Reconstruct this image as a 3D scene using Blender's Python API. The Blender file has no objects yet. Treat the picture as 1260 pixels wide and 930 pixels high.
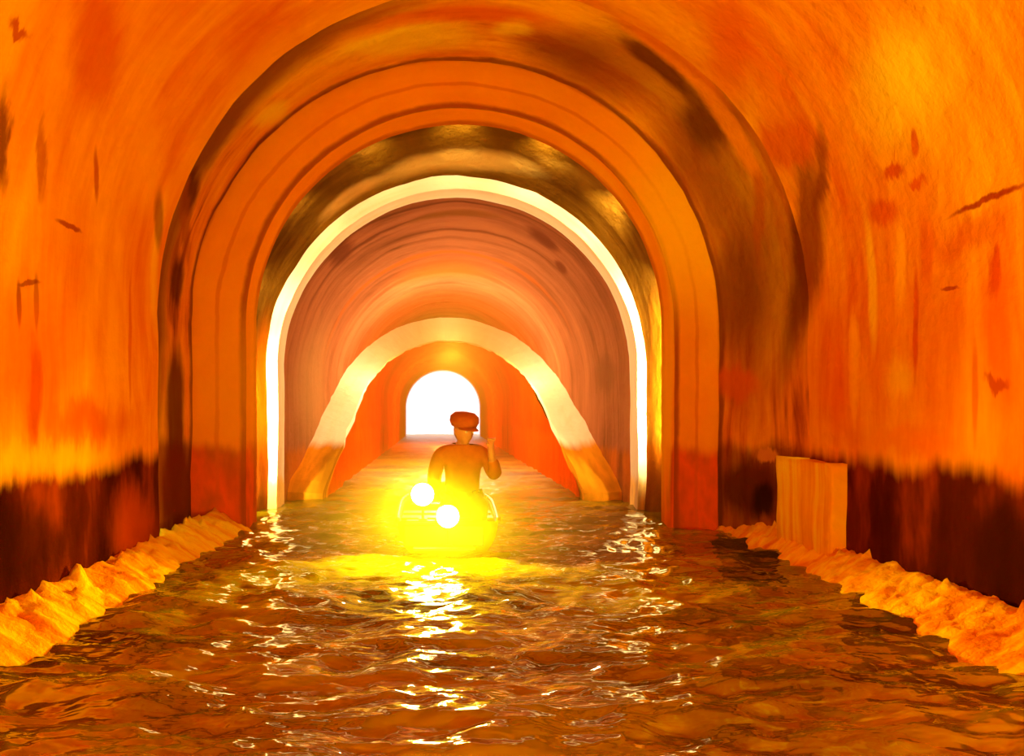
import bpy, bmesh, math, random
from mathutils import Vector, noise, Matrix
R = random.Random(4)
PI = math.pi
scn = bpy.context.scene
COL = scn.collection
F = 1000.0; VX, VY, CH = 545.0, 510.0, 1.4      # focal length in px, vanishing point, eye height above the water

# ------------------------------------------------------------------ helpers
def link(name, me, mat=None, parent=None, smooth=False):
    o = bpy.data.objects.new(name, me); COL.objects.link(o)
    if mat is not None: me.materials.append(mat)
    if parent is not None: o.parent = parent
    if smooth:
        for p in me.polygons: p.use_smooth = True
    return o
def obj(name, bm, mat, parent=None, smooth=False):
    me = bpy.data.meshes.new(name); bm.to_mesh(me); bm.free()
    return link(name, me, mat, parent, smooth)
def tag(o, label=None, cat=None, group=None, kind=None):
    for k, v in (('label', label), ('category', cat), ('group', group), ('kind', kind)):
        if v: o[k] = v
    return o
def empty(name, loc, rot=(0, 0, 0)):
    o = bpy.data.objects.new(name, None); COL.objects.link(o)
    o.location = loc; o.rotation_euler = rot; o.empty_display_size = .1
    return o
def box(bm, c, s, rot=None, bev=0.0):
    r = bmesh.ops.create_cube(bm, size=1)
    vs = r['verts']
    M = Matrix.Translation(c) @ (rot if rot else Matrix.Identity(4)) @ Matrix.Diagonal((s[0], s[1], s[2], 1))
    bmesh.ops.transform(bm, matrix=M, verts=vs)
    if bev:
        es = list({e for v in vs for e in v.link_edges})
        bmesh.ops.bevel(bm, geom=es, offset=bev, segments=2, affect='EDGES', profile=.5)
def tube(bm, a, b, r0, r1=None, seg=12, caps=True):
    a, b = Vector(a), Vector(b); r1 = r0 if r1 is None else r1
    d = b - a; q = d.to_track_quat('Z', 'Y').to_matrix().to_4x4()
    M = Matrix.Translation((a + b) / 2) @ q
    bmesh.ops.create_cone(bm, cap_ends=caps, segments=seg, radius1=r0, radius2=r1, depth=d.length, matrix=M)
def lathe(bm, prof, M, seg=24):
    rings = []
    for r, z in prof:
        rings.append([bm.verts.new(M @ Vector((r * math.cos(2*PI*i/seg), r * math.sin(2*PI*i/seg), z))) for i in range(seg)])
    for a, b in zip(rings, rings[1:]):
        for i in range(seg): bm.faces.new((a[i], a[(i+1) % seg], b[(i+1) % seg], b[i]))
    bm.faces.new(rings[0][::-1]); bm.faces.new(rings[-1])

# ------------------------------------------------------------------ materials
class NT:
    def __init__(s, name):
        s.m = bpy.data.materials.new(name); s.m.use_nodes = True
        s.t = s.m.node_tree; s.t.nodes.clear()
        s.out = s.n('ShaderNodeOutputMaterial')
    def n(s, k, **kw):
        x = s.t.nodes.new(k)
        for a, b in kw.items(): setattr(x, a, b)
        return x
    def l(s, a, b): s.t.links.new(a, b)
    def val(s, inp, v):
        if hasattr(v, 'is_output') or isinstance(v, bpy.types.NodeSocket): s.l(v, inp)
        else: inp.default_value = v
    def math(s, op, a, b=0.0, clamp=False):
        x = s.n('ShaderNodeMath', operation=op, use_clamp=clamp); s.val(x.inputs[0], a); s.val(x.inputs[1], b); return x.outputs[0]
    def vm(s, op, a, b=(0, 0, 0)):
        x = s.n('ShaderNodeVectorMath', operation=op); s.val(x.inputs[0], a); s.val(x.inputs[1], b)
        return x.outputs['Value'] if op in ('LENGTH', 'DOT_PRODUCT', 'DISTANCE') else x.outputs[0]
    def noise(s, vec, scale, detail=4, rough=.55, dist=0.0, dim='3D'):
        x = s.n('ShaderNodeTexNoise', noise_dimensions=dim); s.l(vec, x.inputs['Vector'])
        x.inputs['Scale'].default_value = scale; x.inputs['Detail'].default_value = detail
        x.inputs['Roughness'].default_value = rough; x.inputs['Distortion'].default_value = dist
        return x.outputs['Fac'], x.outputs['Color']
    def ramp(s, fac, stops, interp='LINEAR'):
        x = s.n('ShaderNodeValToRGB'); s.l(fac, x.inputs[0]); cr = x.color_ramp; cr.interpolation = interp
        while len(cr.elements) < len(stops): cr.elements.new(.5)
        for e, (p, c) in zip(cr.elements, stops): e.position = p; e.color = (*c, 1)
        return x.outputs[0]
    def mr(s, v, a, b, c=0.0, d=1.0, smooth=True):
        x = s.n('ShaderNodeMapRange', interpolation_type='SMOOTHSTEP' if smooth else 'LINEAR'); s.val(x.inputs[0], v)
        for i, q in enumerate((a, b, c, d)): s.val(x.inputs[i+1], q)
        return x.outputs[0]
    def mix(s, f, a, b, mode='MIX'):
        x = s.n('ShaderNodeMix', data_type='RGBA', blend_type=mode); s.val(x.inputs[0], f)
        for i, q in ((6, a), (7, b)):
            if isinstance(q, tuple): x.inputs[i].default_value = (*q, 1)
            else: s.l(q, x.inputs[i])
        return x.outputs[2]
    def bsdf(s, col, rough=.8, bump=None, strength=.3, dist=.02, **kw):
        b = s.n('ShaderNodeBsdfPrincipled')
        if isinstance(col, tuple): b.inputs['Base Color'].default_value = (*col, 1)
        else: s.l(col, b.inputs['Base Color'])
        s.val(b.inputs['Roughness'], rough)
        for k, v in kw.items(): s.val(b.inputs[k.replace('_', ' ')], v)
        if bump is not None:
            u = s.n('ShaderNodeBump'); s.l(bump, u.inputs['Height']); u.inputs['Strength'].default_value = strength
            u.inputs['Distance'].default_value = dist; s.l(u.outputs[0], b.inputs['Normal'])
        s.l(b.outputs[0], s.out.inputs[0]); return b

def masonry(name, pal, blots=(), seed=0.0, streak=(2.2, .35), wet=None, wetcol=(.05, .008, .0), wettop=.92, lump=1.0, contrast=(.32, .68), warp=.12):
    """stained plaster; UV = (metres round the profile from the left water line, metres along the tunnel)"""
    t = NT(name)
    uv = t.n('ShaderNodeTexCoord').outputs['UV']; geo = t.n('ShaderNodeNewGeometry').outputs['Position']
    sep = t.n('ShaderNodeSeparateXYZ'); t.l(geo, sep.inputs[0])
    base = t.vm('ADD', uv, (0, 0, seed))
    st = t.vm('MULTIPLY', base, (streak[1], streak[0], 1))
    n1, _ = t.noise(st, 1.0, 5, .6, .6)
    n2, _ = t.noise(t.vm('MULTIPLY', base, (.5, .5, 1)), 1.0, 3, .5, .3)
    n3, _ = t.noise(t.vm('MULTIPLY', base, (2.0, 9.0, 1)), 1.0, 4, .6)
    f = t.math('ADD', t.math('MULTIPLY', n1, .5), t.math('ADD', t.math('MULTIPLY', n2, .35), t.math('MULTIPLY', n3, .15)))
    f = t.mr(f, contrast[0], contrast[1], 0, 1, False)
    k = len(pal)
    col = t.ramp(f, [(i / (k - 1), c) for i, c in enumerate(pal)])
    # warped coordinates for stains and painted-in light and shade
    _, wc = t.noise(t.vm('MULTIPLY', base, (1.3, 3.5, 1)), 1.0, 4, .65)
    wv = t.vm('MULTIPLY', t.vm('SUBTRACT', wc, (.5, .5, .5)), (warp*4, warp*2.2, 0))
    p = t.vm('ADD', t.vm('MULTIPLY', t.vm('ADD', uv, wv), (1, 1, 0)), (0, 0, 1))
    pf = t.vm('ADD', t.vm('MULTIPLY', t.vm('ADD', uv, t.vm('MULTIPLY', wv, (.22, .22, 0))), (1, 1, 0)), (0, 0, 1))
    if wet:
        nz, _ = t.noise(t.vm('MULTIPLY', base, (.25, 2.6, 1)), 1.0, 4, .6)
        top = t.math('ADD', wettop - .22, t.math('MULTIPLY', nz, .44))
        wm = t.mr(sep.outputs[2], top, t.math('ADD', top, .2), wet, 0)
        nw, _ = t.noise(t.vm('MULTIPLY', base, (.6, 1.6, 1)), 1.0, 4, .6)
        wcol = t.ramp(nw, [(.36, wetcol), (.55, tuple(min(1, c * 2.6) for c in wetcol)), (.72, (.26, .03, .001))])
        col = t.mix(wm, col, wcol)
    for b in blots:
        if b is None: continue
        (r1, r2, c, s, soft) = b[:5]; pp = pf if len(b) > 5 and b[5] else p
        q = t.n('ShaderNodeCombineXYZ')
        t.l(t.vm('DOT_PRODUCT', pp, r1), q.inputs[0]); t.l(t.vm('DOT_PRODUCT', pp, r2), q.inputs[1])
        m = t.mr(t.vm('LENGTH', q.outputs[0]), 1 - soft, 1 + soft * .4, s, 0)
        col = t.mix(m, col, c)
    bh, _ = t.noise(geo, 6.0, 6, .65)
    bl, _ = t.noise(geo, 1.6, 3, .5)
    t.bsdf(col, .85, t.math('ADD', t.math('MULTIPLY', bh, .4), bl), .55 * lump, .14, Specular_IOR_Level=0)
    return t.m

def simple(name, c1, c2, scale=8, rough=.7, bump=.2, **kw):
    t = NT(name); g = t.n('ShaderNodeTexCoord').outputs['Object']
    f, _ = t.noise(g, scale, 5, .6)
    t.bsdf(t.ramp(f, [(.3, c1), (.7, c2)]), rough, f, bump, .01, **kw)
    return t.m

# ------------------------------------------------------------------ tunnel profile sections
# (Y, centre X, half width, spring height)
SEC = {
 'A': [(-9, .4, 3.2, 2.4), (8.0, .4, 3.2, 2.4)],
 'B': [(8.0, .34, 3.42, 2.42), (10.05, .14, 3.24, 2.52)],
 'C': [(10.55, .21, 3.00, 2.52), (12.1, .2, 2.78, 2.10)],
 'E': [(12.2, .21, 2.76, 2.06), (30.0, .14, 2.74, 2.14)],
 'G': [(12.4, .18, 2.14, 1.92), (52.0, .0, 2.42, 1.86)],
 'H': [(52.0, .0, 2.42, 1.86), (54.0, 0, 2.42, 1.86)],
}
def sec_at(k, y):
    (y0, *a), (y1, *b) = SEC[k]; t = min(1, max(0, (y - y0) / (y1 - y0)))
    return [p + (q - p) * t for p, q in zip(a, b)]
NA = 72
def profile(cx, r, h, zb=-.4, nw=14):
    """points (x, z, u) left foot -> crown -> right foot"""
    P = []
    for i in range(nw): z = zb + (h - zb) * i / nw; P.append((cx - r, z, z))
    for i in range(NA + 1):
        a = PI * i / NA; P.append((cx - r * math.cos(a), h + r * math.sin(a), h + r * a))
    for i in range(1, nw + 1): z = h + (zb - h) * i / nw; P.append((cx + r, z, h + r * PI + (h - z)))
    return P
def rough_off(x, y, z, amp):
    v = Vector((x * .9, y * .9, z * .9))
    return amp * (noise.noise(v) + .45 * noise.noise(v * 3.1) + .2 * noise.noise(v * 8.0))
def loft(k, mats, dy, amp=.03, y0=None, y1=None, names=('wall_left', 'ceiling', 'wall_right'), yskew=None, thick=True):
    ya = SEC[k][0][0] if y0 is None else y0; yb = SEC[k][1][0] if y1 is None else y1
    n = max(2, int((yb - ya) / dy)); nw = 14
    rows = []
    for j in range(n + 1):
        y = ya + (yb - ya) * j / n; cx, r, h = sec_at(k, y); row = []
        for (x, z, u) in profile(cx, r, h):
            yy = y
            if yskew: yy = max(y, yskew(z)) if yskew(z) > y else y
            c2, r2, h2 = sec_at(k, yy) if yy != y else (cx, r, h)
            if yy != y: x = c2 + (x - cx) * r2 / r
            d = Vector((x - c2, 0, max(0, z - h2))).normalized()
            o = rough_off(x, yy, z, amp)
            row.append((x + d.x * o, yy, z + d.z * o, u, yy))
        rows.append(row)
    cuts = [(0, nw), (nw, nw + NA), (nw + NA, nw * 2 + NA)]
    out = []
    for (a, b), nm in zip(cuts, names):
        bm = bmesh.new(); uvl = bm.loops.layers.uv.new('UVMap')
        vs = [[bm.verts.new(q[:3]) for q in row[a:b+1]] for row in rows]
        for j in range(n):
            for i in range(b - a):
                q = [(j, i), (j, i+1), (j+1, i+1), (j+1, i)]
                try: f = bm.faces.new([vs[s][w] for s, w in q])
                except ValueError: continue
                for lp, (s, w) in zip(f.loops, q): lp[uvl].uv = rows[s][a + w][3:5]
        bmesh.ops.remove_doubles(bm, verts=bm.verts, dist=1e-5)
        o = obj(nm, bm, mats, smooth=True); tag(o, kind='structure'); out.append(o)
    return out
def rib(name, y0, y1, outer, inner, mat, amp=.015, skew=None, label=None, cat='arch', kind=None, zb=-.4, ramp_in=None):
    """a solid arch ring: front face at y0, back at y1"""
    po = profile(*outer, zb=zb); pi_ = profile(*inner, zb=zb); n = len(po)
    bm = bmesh.new(); uvl = bm.loops.layers.uv.new('UVMap')
    K = 4
    def ring(P, y, t=0):
        L = []
        for (x, z, u), q in zip(P, po):
            yy = y + (skew(q[1]) if skew else 0)
            o = rough_off(x, yy * 1.7, z, amp)
            d = Vector((x - outer[0], 0, max(0, z - outer[2]))).normalized()
            L.append((x + d.x * o, yy + rough_off(z, x, yy, amp), z + d.z * o, u))
        return L
    loops = []
    for k in range(K + 1):
        t = k / K; P = [(a[0] + (b[0]-a[0])*t, a[1] + (b[1]-a[1])*t, a[2]) for a, b in zip(po, pi_)]
        loops.append((ring(P, y0), y0 - (1 - t) * .5))
    for k in range(1, 4):
        loops.append((ring(pi_, y0 + (y1-y0) * k / 3), y0 + (y1-y0) * k / 3))
    loops.append((ring(po, y1), y1 + .5))
    vs = [[bm.verts.new(q[:3]) for q in L] for L, _ in loops]
    m = len(vs)
    for j in range(m):
        j2 = (j + 1) % m
        for i in range(n - 1):
            f = bm.faces.new((vs[j][i], vs[j2][i], vs[j2][i+1], vs[j][i+1]))
            for lp, (s, w) in zip(f.loops, ((j, i), (j2, i), (j2, i+1), (j, i+1))):
                lp[uvl].uv = (loops[s][0][w][3], loops[s][1])
    for e in (0, n - 1): bm.faces.new([vs[j][e] for j in range(m)])
    bmesh.ops.recalc_face_normals(bm, faces=bm.faces)
    o = obj(name, bm, mat, smooth=False)
    tag(o, label, cat, kind=kind); return o

def cast(k, px, py):
    """pixel -> (u, y) on a section"""
    dx = (px - VX) / F; dz = (VY - py) / F
    y = max(SEC[k][0][0], .5); ye = SEC[k][1][0] + 3
    while y < ye:
        x = dx * y; z = CH + dz * y; cx, r, h = sec_at(k, y)
        if z <= h:
            if x < cx - r: return (z, y)
            if x > cx + r: return (h + r*PI + h - z, y)
        elif (x-cx)**2 + (z-h)**2 > r*r:
            a = math.atan2(z - h, -(x - cx)); return (h + r * a, y)
        y += .01
    return None
def B(k, px, py, rx, ry, col, s=.8, soft=.5, ang=0):
    """a colour patch for stains and for painted light and shade, centred where pixel (px, py) meets the masonry"""
    a = math.radians(ang); ex = (rx*math.cos(a), rx*math.sin(a)); ey = (-ry*math.sin(a), ry*math.cos(a))
    e = .25
    c = cast(k, px, py); c1 = cast(k, px + ex[0]*e, py + ex[1]*e); c2 = cast(k, px + ey[0]*e, py + ey[1]*e)
    if not (c and c1 and c2): return None
    j = ((c1[0]-c[0])/e, (c2[0]-c[0])/e, (c1[1]-c[1])/e, (c2[1]-c[1])/e)
    det = j[0]*j[3] - j[1]*j[2]
    if abs(det) < 1e-7: return None
    i = (j[3]/det, -j[1]/det, -j[2]/det, j[0]/det)
    r1 = (i[0], i[1], -(i[0]*c[0] + i[1]*c[1])); r2 = (i[2], i[3], -(i[2]*c[0] + i[3]*c[1]))
    return (r1, r2, col, s, soft, min(rx, ry) < 7)
def BAND(v, w, col, s=.8, soft=.6, uc=None, uw=None):
    """a coloured course, for stains and painted shade, running round the arch at v metres along the tunnel"""
    return ((0, 1 / w, -v / w), (0, 0, 0) if uc is None else (1 / uw, 0, -uc / uw), col, s, soft, w < .1)

RED = (.60, .06, .0); ORG = (.76, .20, .0); AMB = (.90, .37, .0); YEL = (.95, .62, .005)
DRK = (.10, .012, .0); BRN = (.22, .05, .002); OLV = (.26, .11, .008); TAN = (.62, .27, .04)
# --- near chamber
mA = masonry('near_stained_lit_plaster', [(.50, .045, 0), (.68, .12, 0), ORG, (.82, .28, 0), AMB, ORG], [
    B('A', 190, 330, 6, 110, YEL, .4, .8), B('A', 180, 200, 30, 80, AMB, .6, .8), B('A', 115, 520, 60, 30, (.6, .06, 0), .6, .8), B('A', 195, 270, 5, 40, DRK, .6), B('A', 120, 60, 40, 90, RED, .6), B('A', 330, 60, 60, 60, RED, .35), B('A', 340, 90, 45, 60, ORG, .4),
    B('A', 250, 250, 35, 110, AMB, .6, .8), B('A', 320, 110, 30, 90, AMB, .8, .8, 30), B('A', 75, 60, 22, 70, AMB, .7, .8, 10),
    B('A', 5, 170, 8, 70, DRK, .8), B('A', 52, 190, 7, 60, (.35, .03, 0), .6), B('A', 117, 215, 5, 35, (.4, .03, 0), .7),
    B('A', 20, 42, 16, 10, (.4, .03, 0), .8),
    B('A', 25, 372, 4, 32, DRK, .75, .4), B('A', 38, 348, 15, 4, DRK, .75, .4), B('A', 47, 375, 5, 40, DRK, .6, .4), B('A', 42, 480, 9, 70, (.2, .015, 0), .85),
    B('A', 85, 278, 17, 3, (.3, .02, 0), .8, .4, 30), B('A', 30, 450, 60, 110, RED, .65, .8), B('A', 100, 530, 50, 30, RED, .5, .8),
    B('A', 50, 568, 110, 22, AMB, .45, .8), B('A', 138, 430, 10, 120, AMB, .7, .8), B('A', 160, 420, 3, 90, RED, .6),
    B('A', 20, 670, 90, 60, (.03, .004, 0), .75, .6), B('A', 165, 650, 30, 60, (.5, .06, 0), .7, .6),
    # right wall
    B('A', 998, 290, 20, 130, (.2, .03, 0), .85, .6, 3), B('A', 1010, 210, 10, 60, (.2, .03, 0), .7, .6),
    B('A', 1110, 330, 6, 60, AMB, .7), B('A', 1075, 350, 5, 90, YEL, .5), B('A', 1140, 300, 5, 70, (.7, .1, 0), .6), B('A', 1200, 480, 6, 70, (.65, .08, 0), .6),
    B('A', 1110, 110, 65, 90, YEL, .9, .9), B('A', 1150, 180, 110, 110, AMB, .5, .9), B('A', 900, 60, 40, 80, (.7, .09, 0), .7, .8),  # yellow patch paints the lamp's hot spot into the plaster
    B('A', 1102, 190, 3, 26, RED, .8, .4), B('A', 1126, 178, 4, 20, RED, .8, .4, -10), B('A', 1100, 212, 13, 13, (.55, .06, 0), .9),
    B('A', 1085, 262, 22, 22, RED, .75), B('A', 1128, 227, 9, 7, RED, .8),
    B('A', 1215, 246, 60, 5, (.3, .015, 0), .9, .5, -22), B('A', 1190, 290, 60, 24, RED, .55, .6, -22),
    B('A', 1230, 400, 25, 120, (.75, .08, 0), .7, .7), B('A', 1225, 330, 10, 28, RED, .9), B('A', 1168, 354, 14, 3, (.35, .02, 0), .8, .4), B('A', 1180, 380, 4, 30, (.35, .02, 0), .85, .4),
    B('A', 1225, 470, 13, 10, (.45, .04, 0), .8), B('A', 1128, 400, 2, 80, RED, .8), B('A', 1052, 450, 8, 80, AMB, .8), B('A', 1110, 470, 22, 30, YEL, .45, .8),
    B('A', 1030, 480, 18, 80, (.72, .075, 0), .6, .8), B('A', 1095, 545, 30, 20, AMB, .5, .8), B('A', 1120, 545, 70, 22, (.75, .1, 0), .5, .8),
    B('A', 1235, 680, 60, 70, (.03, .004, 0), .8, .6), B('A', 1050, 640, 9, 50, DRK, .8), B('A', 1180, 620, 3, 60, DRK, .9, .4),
    B('A', 965, 175, 40, 40, (.62, .075, 0), .75), B('A', 950, 110, 26, 50, (.75, .13, 0), .5),
], seed=1.7, streak=(1.9, .3), wet=1.0, wettop=.9, wetcol=(.030, .003, 0), contrast=(.30, .70))
loft('A', mA, .12, .025)
# --- chamber behind the first edge
mB = masonry('brown_stained_shaded_plaster', [(.16, .03, .001), (.42, .09, .001), (.74, .2, 0), (.85, .3, 0), (.95, .42, 0)], [
    BAND(8.45, .78, (.20, .045, .002), .92, .45, 3.8, 3.9), BAND(8.0, .3, (.2, .03, .001), .85, .5, 9, 4.5), BAND(9.98, .10, DRK, .7),  # brown bands paint the first edge's cast shadow into the plaster
    B('B', 935, 330, 75, 210, (.24, .055, .002), .8, .8), B('B', 760, 80, 110, 60, (.3, .06, .002), .8, .8), B('B', 860, 170, 70, 110, (.26, .05, .002), .75, .8),  # brown of right wall and crown: soot plus painted edge shadow
    B('B', 335, 140, 25, 14, YEL, .8, .7, -30), B('B', 330, 65, 60, 20, BRN, .9, .4, -42), B('B', 265, 165, 60, 18, BRN, .9, .4, -58),  # brown streaks carry on the painted edge shadow at upper left
    B('B', 235, 235, 11, 34, DRK, .9, .5, 12), B('B', 218, 350, 9, 36, DRK, .85), B('B', 228, 265, 8, 60, (.3, .05, 0), .7),
    B('B', 216, 520, 12, 110, DRK, .9, .4), B('B', 218, 600, 24, 60, (.16, .015, 0), .9, .4),
    B('B', 500, 45, 100, 24, YEL, .8, .6, -6), B('B', 400, 95, 60, 16, AMB, .8, .6, -30), B('B', 630, 35, 30, 14, YEL, .7), B('B', 560, 15, 160, 12, (.75, .11, 0), .7, .6),
    B('B', 690, 60, 70, 30, BRN, .7, .7, 12), B('B', 810, 80, 70, 16, DRK, .85, .5, 42), B('B', 870, 150, 45, 32, DRK, .8, .6, 60),
    B('B', 835, 72, 100, 14, (.80, .20, 0), .9, .5, 45), B('B', 905, 170, 80, 10, (.75, .2, 0), .9, .5, 60),
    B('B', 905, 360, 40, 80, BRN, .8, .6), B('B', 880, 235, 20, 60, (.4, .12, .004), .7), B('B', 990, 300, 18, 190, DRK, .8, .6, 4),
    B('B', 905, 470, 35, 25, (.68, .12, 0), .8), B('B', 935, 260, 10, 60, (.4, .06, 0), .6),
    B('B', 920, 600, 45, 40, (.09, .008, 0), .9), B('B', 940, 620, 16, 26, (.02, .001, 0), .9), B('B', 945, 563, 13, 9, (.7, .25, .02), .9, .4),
], seed=5.2, streak=(2.6, .3), wet=.7, wetcol=(.06, .008, 0), wettop=.95, contrast=(.33, .57), warp=.1)
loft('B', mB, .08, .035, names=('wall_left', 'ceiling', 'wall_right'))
# --- the orange ring
mR = masonry('orange_plaster_ring', [(.74, .16, 0), (.84, .22, 0), (.90, .28, 0), AMB], [
    BAND(10.0, .05, (.30, .04, 0), .85), BAND(9.52, .05, (.45, .06, 0), .7), BAND(10.6, .16, (.4, .06, 0), .7), BAND(9.78, .02, (.6, .08, 0), .5),
    B('B', 860, 330, 40, 160, AMB, .8, .8), B('B', 270, 470, 40, 110, AMB, .85, .8)], seed=9, streak=(.8, .25), wet=.85, wetcol=(.30, .02, 0), wettop=.9, contrast=(.3, .7), lump=.6)
rib('arch_ring', 10.0, 10.6, (.125, 3.34, 2.50), (.21, 2.64, 2.54), mR, .012,
    label='broad orange plaster arch ring, the widest one spanning the canal', cat='arch')
mC = masonry('olive_stained_lit_plaster', [(.06,.012,0), (.10, .03, .002), (.16, .06, .004), OLV, (.34, .15, .01)], [
    B('C', 560, 195, 110, 14, (.85, .5, .09), .85, .6), B('C', 430, 240, 50, 10, (.8, .42, .08), .8, .6, -35), B('C', 720, 215, 60, 9, (.4, .2, .02), .7, .6, 30),  # yellow patches paint the pale ring's light onto the crown
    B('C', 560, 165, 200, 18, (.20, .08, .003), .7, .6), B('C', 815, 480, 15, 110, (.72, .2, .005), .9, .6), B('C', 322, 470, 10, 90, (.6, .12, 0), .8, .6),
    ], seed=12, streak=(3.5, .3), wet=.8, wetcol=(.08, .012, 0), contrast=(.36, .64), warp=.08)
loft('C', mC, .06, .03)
# --- pale ring
mD = masonry('pale_light_band', [(.88, .68, .30), (.92, .80, .50), (.95, .88, .62)], [], seed=3, streak=(5, .5), contrast=(.3, .7), lump=.5, wet=.75, wetcol=(.5, .22, .01), wettop=.35)  # part of the ring's bright light is put into this pale colour
rib('arch_ring', 12.0, 12.5, (.2, 2.84, 2.12), (.215, 2.66, 2.07), mD, .02,
    label='brightly lit pale arch ring standing inside the orange one', cat='arch')
# --- pink lined bore
mD2 = masonry('pale_light_band_amber_foot', [(.88, .74, .40), (.95, .88, .62)], [], seed=8, streak=(6, .3), contrast=(.3, .7), lump=.5, wet=1, wetcol=(.35, .12, .003), wettop=.75)  # pale colour stands in for an oblique band of light
mE = masonry('pink_brick_lining', [(.06, .015, .005), (.17, .045, .017), (.25, .07, .026), (.31, .09, .034), (.36, .11, .036)], [
    BAND(13.05, .07, (.1, .02, .01), .8, .7, 6, 3), BAND(13.9, .10, (.1, .02, .01), .7, .7, 5, 2.5), BAND(15.0, .12, (.12, .025, .01), .7, .7, 7, 2.5), BAND(17.2, .25, (.5, .09, .01), .8, .7, 6, 3.5), BAND(19.5, .3, (.14, .03, .01), .6, .7, 6, 3),
    B('E', 560, 262, 70, 5, (.2, .06, .012), .8, .6), B('E', 420, 310, 14, 22, (.12, .02, .01), .8, .6, 30), B('E', 668, 295, 26, 7, (.12, .02, .01), .85, .5, 40),
    B('E', 690, 330, 12, 5, (.12, .02, .01), .85, .5, 50), B('E', 545, 330, 70, 14, (.42, .08, .01), .7, .7), B('E', 745, 460, 14, 26, (.18, .05, .02), .8),
    B('E', 385, 480, 22, 90, (.42, .2, .06), .6, .8),
    ], seed=21, streak=(2.6, .25), contrast=(.30, .60), warp=.1, wet=.7, wetcol=(.2, .04, 0), wettop=.7)
loft('E', mE, .3, .035)
SK = lambda z: max(0.0, (z - .2)) * 3.35
rib('arch_ring', 13.4, 13.9, (.175, 2.82, 2.08), (.18, 2.14, 1.92), mD2, .04, skew=SK,
    label='low pale ring standing in for an oblique band of light deep in the tunnel, sloping away towards its crown', cat='arch')
mG = masonry('red_brick_bore', [(.45, .01, 0), (.64, .022, 0), (.74, .04, 0), (.8, .07, 0)], [], seed=31, streak=(.9, .3), contrast=(.3, .7), wet=.4, wetcol=(.3, .03, 0))
loft('G', mG, .6, .03, yskew=lambda z: 13.7 + SK(z * 1.19))
mH = masonry('white_portal_lining', [(.8, .78, .85), (.9, .88, .95)], [], seed=41)
loft('H', mH, 1.0, .01)
# far end of the small bore against the portal lining
rib('trim_1', 51.9, 52.1, (0, 2.7, 1.86), (0, 2.40, 1.86), mG, .01, kind='structure')
# back wall of the near chamber, behind the viewer
bm = bmesh.new()
vs = [bm.verts.new((x, -9, z)) for x, z, u in profile(.4, 3.25, 2.4)]; bm.faces.new(vs)
tag(obj('wall_back', bm, mA), kind='structure')

# ------------------------------------------------------------------ pale pier on the right, ledges
mP = masonry('pale_amber_plaster', [(.62, .12, .0), ORG, AMB, YEL, YEL], [], seed=51, streak=(6, .3), contrast=(.3, .7))
def uvbox(o):
    me = o.data; uvl = me.uv_layers.new(name='UVMap') if not me.uv_layers else me.uv_layers[0]
    for lp in me.loops:
        v = me.vertices[lp.vertex_index].co; uvl.data[lp.index].uv = (v.z * 1.0 + v.x * .5, v.y)
def lump_box(name, x0, x1, y0, y1, z0, z1, mat, amp, nx, ny, nz):
    bm = bmesh.new(); box(bm, ((x0+x1)/2, (y0+y1)/2, (z0+z1)/2), (x1-x0, y1-y0, z1-z0))
    bmesh.ops.subdivide_edges(bm, edges=bm.edges[:], cuts=12, use_grid_fill=True)
    for v in bm.verts:
        n = noise.noise_vector(v.co * 2.3) + noise.noise_vector(v.co * 7) * .5
        v.co += n * amp
    o = obj(name, bm, mat, smooth=True); uvbox(o); return o
pier = lump_box('wall_pier', 3.47, 3.80, 7.25, 8.45, -.35, .96, mP, .02, 6, 6, 12)
tag(pier, 'short pale amber pier at the foot of the right wall, rising from the ledge', 'pier')
mL = masonry('bright_rubble', [(.45, .07, 0), ORG, AMB, YEL, AMB, (.6, .12, 0)], [], seed=61, streak=(7, 3), contrast=(.3, .7), lump=1.6)
def ledge(name, side, ya, yb, xe, xw, label, h=.2, endcap=False):
    bm = bmesh.new(); n = int((yb - ya) / .035); rows = []; nx = 16
    for j in range(n + 1):
        y = ya + (yb - ya) * j / n; e = xe(y) + .08 * noise.noise(Vector((y * 1.3, 3, 0))) + .05 * noise.noise(Vector((y * 6, 3, 0))); w = xw
        row = []
        for i in range(nx + 1):
            t = i / nx; x = e + (w - e) * t
            z = -.04 + (h + .04) * min(1, t * 1.25) ** .8
            k = noise.noise(Vector((x * 5, y * 5, 0))) * .04 + noise.noise(Vector((x * 14, y * 14, 0))) * .03
            sp = max(0, noise.noise(Vector((x * 9, y * 11, 5))) - .3) * .22 * t
            row.append(bm.verts.new((x, y, z + k * min(1, t * 4) + sp)))
        row.insert(0, bm.verts.new((e, y, -.3))); row.append(bm.verts.new((w, y, -.3)))
        rows.append(row)
    for a, b in zip(rows, rows[1:]):
        for i in range(len(a) - 1): bm.faces.new((a[i], a[i+1], b[i+1], b[i]))
    bm.faces.new(rows[0]); bm.faces.new(rows[-1][::-1])
    bmesh.ops.recalc_face_normals(bm, faces=bm.faces)
    o = obj(name, bm, mL, smooth=True); uvbox(o); tag(o, label, 'ledge'); return o
ledge('rubble_ledge', -1, 2.2, 9.98, lambda y: -2.34, -2.86, 'rough orange rubble ledge running along the water at the left wall')
ledge('rubble_ledge', 1, 4.36, 9.98, lambda y: 2.93 + .10 * min(4, max(0, y - 4.4)), 3.66, 'rough orange rubble ledge running along the water at the right wall')

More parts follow.
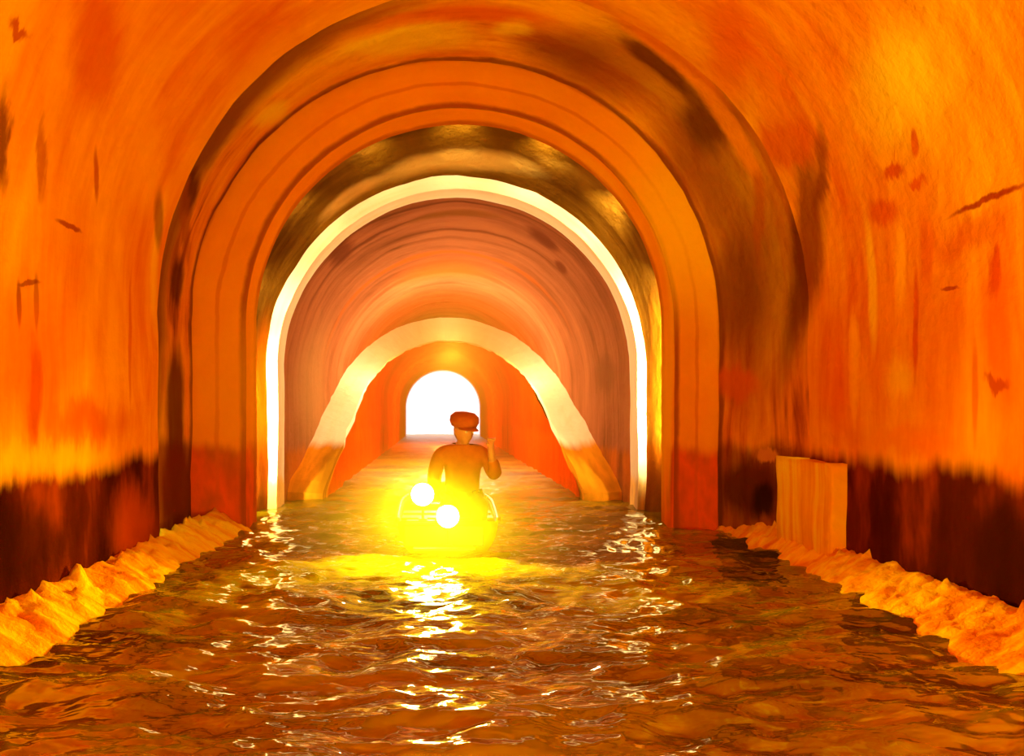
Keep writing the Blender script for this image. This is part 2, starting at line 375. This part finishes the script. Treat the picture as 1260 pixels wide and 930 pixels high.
# ------------------------------------------------------------------ water
t = NT('murky_canal_water')
geo = t.n('ShaderNodeNewGeometry').outputs['Position']
w1, _ = t.noise(t.vm('MULTIPLY', geo, (1.8, 4.6, 1)), 1.0, 3, .5, .3)
w2, _ = t.noise(t.vm('MULTIPLY', geo, (.5, .9, 1)), 1.0, 3, .5, .3)
wc = t.ramp(w2, [(.35, (.06, .04, .0005)), (.65, (.34, .26, .0015))])
sy = t.n('ShaderNodeSeparateXYZ'); t.l(geo, sy.inputs[0])
t.bsdf(wc, t.mr(sy.outputs[1], 9.5, 20, .07, .42), w1, .7, .07, IOR=3.0)
bm = bmesh.new(); rows = []
y = 1.2; nx = 220
while y < 58:
    row = []
    for i in range(nx + 1):
        x = -3.1 + 7.1 * i / nx
        a = min(1, .35 + 6 / y) if y > 6 else 1
        v = Vector((x * 1.2, y * 2.0, .3)); 
        z = .016 * noise.noise(v) + .012 * noise.noise(v * 2.3 + Vector((0, 0, 4))) + .006 * noise.noise(v * 5.1) + .003 * noise.noise(v * 11)
        row.append(bm.verts.new((x, y, z * a * 3.5)))
    rows.append(row); y *= 1.0075
for a, b in zip(rows, rows[1:]):
    for i in range(nx): bm.faces.new((a[i], a[i+1], b[i+1], b[i]))
water = obj('canal_water', bm, t.m, smooth=True)
tag(water, 'rippling dark amber canal water filling the tunnel floor', 'water', kind='stuff')
# canal bed
bm = bmesh.new(); box(bm, (.4, 31, -.75), (8.2, 84, .3))
tag(obj('floor', bm, simple('silt', (.05, .02, .003), (.1, .04, .004))), kind='structure')

# ------------------------------------------------------------------ boat
BX, BY = 0.05, 8.27
mHull = simple('yellow_painted_wood', (.80, .42, .01), (.92, .56, .015), 5, .45, .1)
mRail = simple('varnished_wood', (.30, .10, .01), (.5, .18, .02), 9, .4, .1)
boat = empty('rowing_boat', (BX, BY, 0))
tag(boat, 'small yellow wooden boat carrying two bright lamps and a seated person', 'boat')
def hull_ring(t, ins=0.0):
    # t 0 stern .. 1 bow ; returns half profile list (x, z)
    w = (.60 * (1 - .15 * (1 - t) ** 2) * (1 - max(0, (t - .45) / .55) ** 2.2)) - ins
    w = max(w, .012); g = .27 + .22 * max(0, t - .4) ** 1.5 + .05 * (1 - t) ** 2; k = -.13 + .22 * max(0, t - .75) + ins
    P = []
    for i in range(9):
        a = i / 8; P.append((w * math.sin(a * PI / 2) ** .65, k + (g - k) * (1 - math.cos(a * PI / 2)) ** .9))
    return P
bm = bmesh.new()
def shell(ins, flip):
    rs = []
    for j in range(25):
        t_ = j / 24; h = hull_ring(t_, ins); yy = t_ * 3.9 + (ins if j == 0 else 0)
        full = [(-x, z) for x, z in h[::-1]] + h[1:]
        rs.append([bm.verts.new((x, yy - .12 * max(0, z) * (1 - t_), z)) for x, z in full])
    for a, b in zip(rs, rs[1:]):
        for i in range(len(a) - 1):
            q = (a[i], a[i+1], b[i+1], b[i]); bm.faces.new(q[::-1] if flip else q)
    bm.faces.new(rs[0][::-1] if not flip else rs[0]); return rs
o1 = shell(0, False); o2 = shell(.03, True)
for a, b in zip(o1, o2):
    pass
for j in range(24):
    for e in (0, -1): bm.faces.new((o1[j][e], o1[j+1][e], o2[j+1][e], o2[j][e]))
bmesh.ops.recalc_face_normals(bm, faces=bm.faces)
obj('hull', bm, mHull, boat, True)
for s in (-1, 1):
    bm = bmesh.new(); pr = None
    for j in range(25):
        t_ = j / 24; x, z = hull_ring(t_)[-1]; p = Vector((s * x, t_ * 3.9 - .12 * z * (1 - t_), z + .012))
        if pr is not None: tube(bm, pr, p, .026, seg=8)
        pr = p
    obj('gunwale', bm, mRail, boat, True)
for yy in (.68, 1.65, 2.6):
    w = hull_ring(yy / 3.9)[-2][0] - .02
    bm = bmesh.new(); box(bm, (0, yy, .265 if yy < 1 else .20), (2 * w - .02, .24, .03), bev=.008); obj('thwart', bm, mRail, boat)
bm = bmesh.new(); box(bm, (-.04, -.10, .06), (.62, .22, .03), bev=.01); box(bm, (-.04, -.055, .17), (.80, .03, .20), bev=.01); box(bm, (-.28, .06, .295), (.30, .24, .03), bev=.01)
obj('transom_board', bm, mRail, boat)

# lamps
def emis(name, col, st):
    t = NT(name); e = t.n('ShaderNodeEmission'); e.inputs[0].default_value = (*col, 1); e.inputs[1].default_value = st
    t.l(e.outputs[0], t.out.inputs[0]); return t.m
mLens = emis('lamp_lens_glow', (1, .93, .62), 26)
mHous = simple('weathered_lamp_housing', (.45, .30, .03), (.6, .42, .05), 20, .4, .1, Metallic=.3)
def lamp(loc, r, foot, label):
    e = empty('flood_lamp', loc); tag(e, label, 'lamp', None)
    M = Matrix.Rotation(PI / 2, 4, 'X')       # +z of the lathe points to -Y (towards the viewer)
    bm = bmesh.new(); lathe(bm, [(.03, -.16), (r * .55, -.14), (r * .9, -.06), (r * 1.05, -.01), (r * 1.08, .015), (r * 1.0, .02)], M)
    obj('housing', bm, mHous, e, True)
    bm = bmesh.new(); lathe(bm, [(r * .98, .012), (r * .97, .024), (r * .8, .04), (r * .4, .052), (.01, .055)], M)
    obj('lens', bm, mLens, e, True)
    bm = bmesh.new(); tube(bm, (0, .07, -r * .8), (0, .07, foot - loc[2]), .014); box(bm, (0, .07, foot - loc[2] + .008), (.09, .09, .016), bev=.004)
    obj('bracket', bm, mHous, e)
    return e
LA = ((520 - VX) / F * 8.3, 8.3, CH - (608 - VY) / F * 8.3)
LB = ((551 - VX) / F * 8.12, 8.12, CH - (635 - VY) / F * 8.12)
lamp(LA, .118, .315, 'round white-hot lamp, the higher and left one on the boat')
lamp(LB, .115, .08, 'round white-hot lamp, the lower and right one on the boat')

# ------------------------------------------------------------------ person
def skin_mesh(pts, edges, sub=2):
    me = bpy.data.meshes.new('skin_tmp'); me.from_pydata([p[:3] for p in pts], edges, [])
    o = bpy.data.objects.new('skin_tmp', me); COL.objects.link(o)
    m = o.modifiers.new('s', 'SKIN'); m.use_smooth_shade = True
    for i, p in enumerate(pts):
        sv = me.skin_vertices[0].data[i]; rr = p[3]; sv.radius = (rr, p[4] if len(p) > 4 else rr); sv.use_root = (i == 0)
    s = o.modifiers.new('b', 'SUBSURF'); s.levels = sub; s.render_levels = sub
    dg = bpy.context.evaluated_depsgraph_get(); dg.update()
    r = bpy.data.meshes.new_from_object(o.evaluated_get(dg))
    bpy.data.objects.remove(o); return r
PX = (569 - VX) / F * 8.95; PY = 8.95; SZ = .42
person = empty('person', (PX, PY, SZ)); person.scale = (1.2, 1.2, 1.2)
tag(person, 'person in a peaked cap and orange jacket seated in the boat', 'person')
# the figure faces the viewer, turned a little to the photo's right (its own left); local: -y forward
mSkin = simple('skin', (.62, .28, .12), (.7, .33, .15), 12, .55, .05)
mJack = simple('orange_jacket_cloth', (.50, .13, .003), (.62, .18, .005), 14, .8, .3)
mTrou = simple('dark_trouser_cloth', (.10, .03, .005), (.15, .05, .01), 14, .85, .3)
mCap = simple('brown_cap_cloth', (.45, .09, .005), (.55, .12, .01), 30, .85, .3)
mBoot = simple('boot_rubber', (.05, .02, .005), (.08, .03, .01), 20, .5, .1)
body = [(0, 0, .02, .13, .11), (0, .01, .18, .14, .10), (0, .015, .34, .155, .105), (0, .01, .44, .12, .09), (0, 0, .53, .06, .06), (0, -.02, .60, .055, .06)]
be = [(0, 1), (1, 2), (2, 3), (3, 4), (4, 5)]
def limb(start, pts):
    i = start
    for p in pts: body.append(p); be.append((i, len(body) - 1)); i = len(body) - 1
    return i
hr = limb(3, [(-.19, 0, .44, .062), (-.26, -.08, .20, .050), (-.17, -.28, .10, .036), (-.15, -.33, .09, .030), (-.14, -.38, .085, .034, .02)])
hl = limb(3, [(.19, 0, .44, .062), (.29, -.10, .25, .050), (.255, -.24, .46, .036), (.25, -.245, .50, .030), (.25, -.25, .55, .034, .02)])
for f in range(4):
    x = -.17 + f * .02; limb(hr, [(x, -.415, .088, .0095), (x + .002, -.445, .07, .0088), (x + .004, -.45, .045, .008)])
    x = .22 + f * .02; limb(hl, [(x, -.255, .585, .0095), (x, -.275, .608, .0088), (x, -.297, .600, .008)])
limb(hr, [(-.105, -.385, .075, .0105), (-.09, -.41, .06, .009)]); limb(hl, [(.212, -.265, .555, .0105), (.208, -.29, .57, .009)])
for s in (-1, 1):
    limb(0, [(s * .10, -.03, 0, .095), (s * .14, -.42, .03, .066), (s * .13, -.40, -.30, .045), (s * .13, -.41, -.33, .04)])
me = skin_mesh(body, be)
bm = bmesh.new(); bm.from_mesh(me)
# head with face
HM = Matrix.Translation((.01, -.03, .67)) @ Matrix.Rotation(math.radians(32), 4, 'Z') @ Matrix.Rotation(math.radians(8), 4, 'X') @ Matrix.Scale(1.14, 4)
hb = bmesh.new(); bmesh.ops.create_uvsphere(hb, u_segments=36, v_segments=28, radius=1)
for v in hb.verts:
    x, y_, z = v.co
    X = x * .075; Y = y_ * .095; Z = z * .115
    if z < 0: X *= 1 - .28 * z * z; Y = Y * (1 - .18 * z * z) - .012 * (-z)
    if y_ < -.3:
        nose = math.exp(-((x / .18) ** 2) - ((z + .12) / .22) ** 2) * .024
        brow = math.exp(-((z - .14) / .10) ** 2 - (x / .6) ** 2) * .006
        eye = sum(math.exp(-(((x - s * .38) / .16) ** 2) - ((z - .0) / .10) ** 2) for s in (-1, 1)) * .009
        mouth = math.exp(-((x / .3) ** 2) - ((z + .48) / .045) ** 2) * .004
        lip = math.exp(-((x / .28) ** 2) - ((z + .42) / .05) ** 2) * .004 + math.exp(-((x / .25) ** 2) - ((z + .55) / .05) ** 2) * .004
        chin = math.exp(-((x / .3) ** 2) - ((z + .85) / .15) ** 2) * .01
        Y -= nose + brow - eye - mouth + lip + chin
    v.co = (X, Y, Z)
for s in (-1, 1):
    r = bmesh.ops.create_uvsphere(hb, u_segments=12, v_segments=10, radius=1)
    bmesh.ops.transform(hb, matrix=Matrix.Translation((s * .077, .008, -.005)) @ Matrix.Rotation(s * .35, 4, 'Z') @ Matrix.Diagonal((.010, .020, .032, 1)), verts=r['verts'])
bmesh.ops.transform(hb, matrix=HM, verts=hb.verts)
hm = bpy.data.meshes.new('h'); hb.to_mesh(hm); hb.free(); bm.from_mesh(hm)
bo = obj('body', bm, mSkin, person, True)
rm = bo.modifiers.new('r', 'REMESH'); rm.mode = 'VOXEL'; rm.voxel_size = .0065; rm.use_smooth_shade = True
for s in (-1, 1):
    bm = bmesh.new(); bmesh.ops.create_uvsphere(bm, u_segments=14, v_segments=10, radius=.011, matrix=HM @ Matrix.Translation((s * .0285, -.083, .002)))
    obj('eye', bm, simple('eye_white', (.7, .6, .5), (.8, .7, .6)), person, True)
# cap
bm = bmesh.new(); lathe(bm, [(.086, 0), (.104, .008), (.122, .045), (.118, .085), (.085, .115), (.02, .125)], HM @ Matrix.Translation((0, .0, .028)) @ Matrix.Diagonal((.92, 1.08, 1, 1)), 32)
cap = obj('cap', bm, mCap, person, True)
bm = bmesh.new(); g = []
for i in range(13):
    a = PI * (.12 + .76 * i / 12)
    r0 = HM @ Vector((.078 * math.cos(a), -.092 * math.sin(a), .045)); r1 = HM @ Vector((.092 * math.cos(a), -.095 * math.sin(a) - .075 * math.sin(a) ** 1.5, .022))
    g.append([bm.verts.new(r0), bm.verts.new(r1), bm.verts.new(r1 - Vector((0, 0, .005))), bm.verts.new(r0 - Vector((0, 0, .008)))])
for a, b in zip(g, g[1:]):
    for i in range(4): bm.faces.new((a[i], a[(i+1) % 4], b[(i+1) % 4], b[i]))
bm.faces.new(g[0]); bm.faces.new(g[-1][::-1]); bmesh.ops.recalc_face_normals(bm, faces=bm.faces)
obj('cap_peak', bm, mCap, cap, True)
# jacket
J = [(0, 0, .00, .165, .14), (0, .01, .18, .17, .125), (0, .015, .34, .20, .14), (0, .01, .46, .17, .115), (0, .0, .55, .095, .085),
     (-.21, 0, .46, .09), (-.27, -.08, .20, .068), (-.18, -.27, .105, .05), (.21, 0, .46, .09), (.30, -.10, .25, .072), (.262, -.225, .43, .05)]
JE = [(0, 1), (1, 2), (2, 3), (3, 4), (3, 5), (5, 6), (6, 7), (3, 8), (8, 9), (9, 10)]
jk = link('jacket', skin_mesh(J, JE), mJack, person, True)
T = [(0, 0, 0, .155, .13)]; TE = []
for s in (-1, 1):
    T += [(s * .11, -.04, .0, .11), (s * .14, -.42, .03, .082), (s * .13, -.40, -.26, .058)]; n = len(T)
    TE += [(0, n-3), (n-3, n-2), (n-2, n-1)]
link('trousers', skin_mesh(T, TE), mTrou, person, True)
for s in (-1, 1):
    bt = [(s * .13, -.40, -.20, .055), (s * .13, -.40, -.37, .045), (s * .135, -.50, -.395, .038, .03)]
    link('boot', skin_mesh(bt, [(0, 1), (1, 2)]), mBoot, person, True)

# ------------------------------------------------------------------ lights
def light(kind, loc, energy, col, size=.2, target=None, **kw):
    d = bpy.data.lights.new('lamp_or_added_light', kind); d.energy = energy; d.color = col
    if kind in ('POINT', 'SPOT'): d.shadow_soft_size = size
    if kind == 'AREA': d.size = size
    for k, v in kw.items(): setattr(d, k, v)
    o = bpy.data.objects.new('lamp_or_added_light', d); COL.objects.link(o); o.location = loc
    if target: o.rotation_euler = (Vector(target) - Vector(loc)).to_track_quat('-Z', 'Y').to_euler()
    return o
W = (1, .78, .12)
light('POINT', (2.5, -2.4, .42), 1200, W, .1)
light('POINT', (-.9, -2.6, .42), 320, W, .5)
light('SPOT', (1.2, -1, 1.6), 1900, (.9, 1, .15), .2, (3.3, 5.85, 3.75), spot_size=math.radians(34), spot_blend=1)
light('SPOT', (LA[0], LA[1] - .09, LA[2]), 650, (1, .78, .06), .08, (LA[0], 0, LA[2] - 2.5), spot_size=math.radians(145), spot_blend=.5)
light('SPOT', (LB[0], LB[1] - .09, LB[2]), 650, (1, .78, .06), .08, (LB[0], 0, LB[2] - 2.5), spot_size=math.radians(145), spot_blend=.5)
light('POINT', (.2, 14.0, 2.3), 170, (1, .72, .42), .3)  # this and the next two: unseen lights added to brighten bore and rings
light('POINT', (.2, 20.5, 2.9), 900, (1, .86, .5), .3)
light('POINT', (.2, 16.5, 2.6), 220, (1, .84, .5), .3)
for i in range(13):      # unseen area lights added behind the broad ring to brighten the pale ring
    a = PI * (i - 2.5) / 7; x = .21 - 2.82 * math.cos(a); z = 2.5 + 2.82 * math.sin(a)
    if i < 3: x = .21 - 2.82; z = .5 + .7 * i
    if i > 9: x = .21 + 2.82; z = 2.6 - .7 * (i - 10 + .0)
    l = light('AREA', (x, 10.72, z), (36, 36, 32, 13, 6, 4, 5, 9, 13, 18, 32, 36, 36)[i], (1, .84, .42), .5, (.21 + (x - .21) * .95, 12.0, 2.1 + (z - 2.1) * .90), shape='RECTANGLE', size_y=.04, spread=math.radians(75))
    if i < 3 or i > 9: l.data.size = .04; l.data.size_y = .6
light('POINT', (.2, 24, 2.2), 600, (1, .26, .03), .3)  # these two: unseen red lights added to fill the far bore
light('POINT', (.1, 38, 2.0), 1200, (1, .20, .02), .3)

# ------------------------------------------------------------------ haze
t = NT('warm_damp_haze')
pv = t.n('ShaderNodeVolumePrincipled'); pv.inputs['Color'].default_value = (1, .50, .04, 1); pv.inputs['Density'].default_value = .017
pv.inputs['Anisotropy'].default_value = .2
t.l(pv.outputs[0], t.out.inputs['Volume'])
bm = bmesh.new(); box(bm, (.15, 29.5, 2.3), (6.0, 45, 4.9))
hz = obj('haze', bm, t.m); tag(hz, 'thin warm haze hanging over the water around the lit boat', 'haze', kind='stuff')

t = NT('lamp_glow_volume')  # yellow volume added to spread the glow of the boat lamps
pv = t.n('ShaderNodeVolumePrincipled'); pv.inputs['Color'].default_value = (1, .85, .06, 1); pv.inputs['Anisotropy'].default_value = 0
oc = t.n('ShaderNodeTexCoord').outputs['Object']
t.l(t.mr(t.vm('LENGTH', t.vm('MULTIPLY', oc, (1/2.3, 1/1.9, 1/.8))), 0.0, 1.0, .24, 0), pv.inputs['Density'])
t.l(pv.outputs[0], t.out.inputs['Volume'])
bm = bmesh.new(); bmesh.ops.create_uvsphere(bm, u_segments=32, v_segments=20, radius=1)
bmesh.ops.transform(bm, matrix=Matrix.Diagonal((2.3, 1.9, .8, 1)), verts=bm.verts)
ms = obj('glow', bm, t.m); ms.location = (-.08, 8.3, .42); tag(ms, 'added yellow volume spreading the glow close around the two boat lamps', 'glow', kind='stuff')

# ------------------------------------------------------------------ world, camera, view
w = bpy.data.worlds.new('World'); scn.world = w; w.use_nodes = True
bg = w.node_tree.nodes['Background']; bg.inputs[0].default_value = (.95, .95, 1, 1); bg.inputs[1].default_value = 2.6
cam = bpy.data.cameras.new('Camera'); co = bpy.data.objects.new('Camera', cam); COL.objects.link(co); scn.camera = co
co.location = (0, 0, CH); co.rotation_euler = (PI / 2, 0, 0)
cam.sensor_fit = 'HORIZONTAL'; cam.sensor_width = 36; cam.lens = 36 * F / 1260
cam.shift_x = (630 - VX) / 1260; cam.shift_y = -(465 - VY) / 1260
cam.clip_start = .05; cam.clip_end = 300
scn.view_settings.view_transform = 'Standard'; scn.view_settings.look = 'None'
scn.view_settings.exposure = 0; scn.view_settings.gamma = 1; scn.view_settings.use_curve_mapping = False
scn.cycles.use_denoising = True
scn.cycles.volume_bounces = 0; scn.cycles.volume_step_rate = 2; scn.cycles.volume_max_steps = 96; scn.cycles.max_bounces = 6
scn.cycles.sample_clamp_indirect = 8
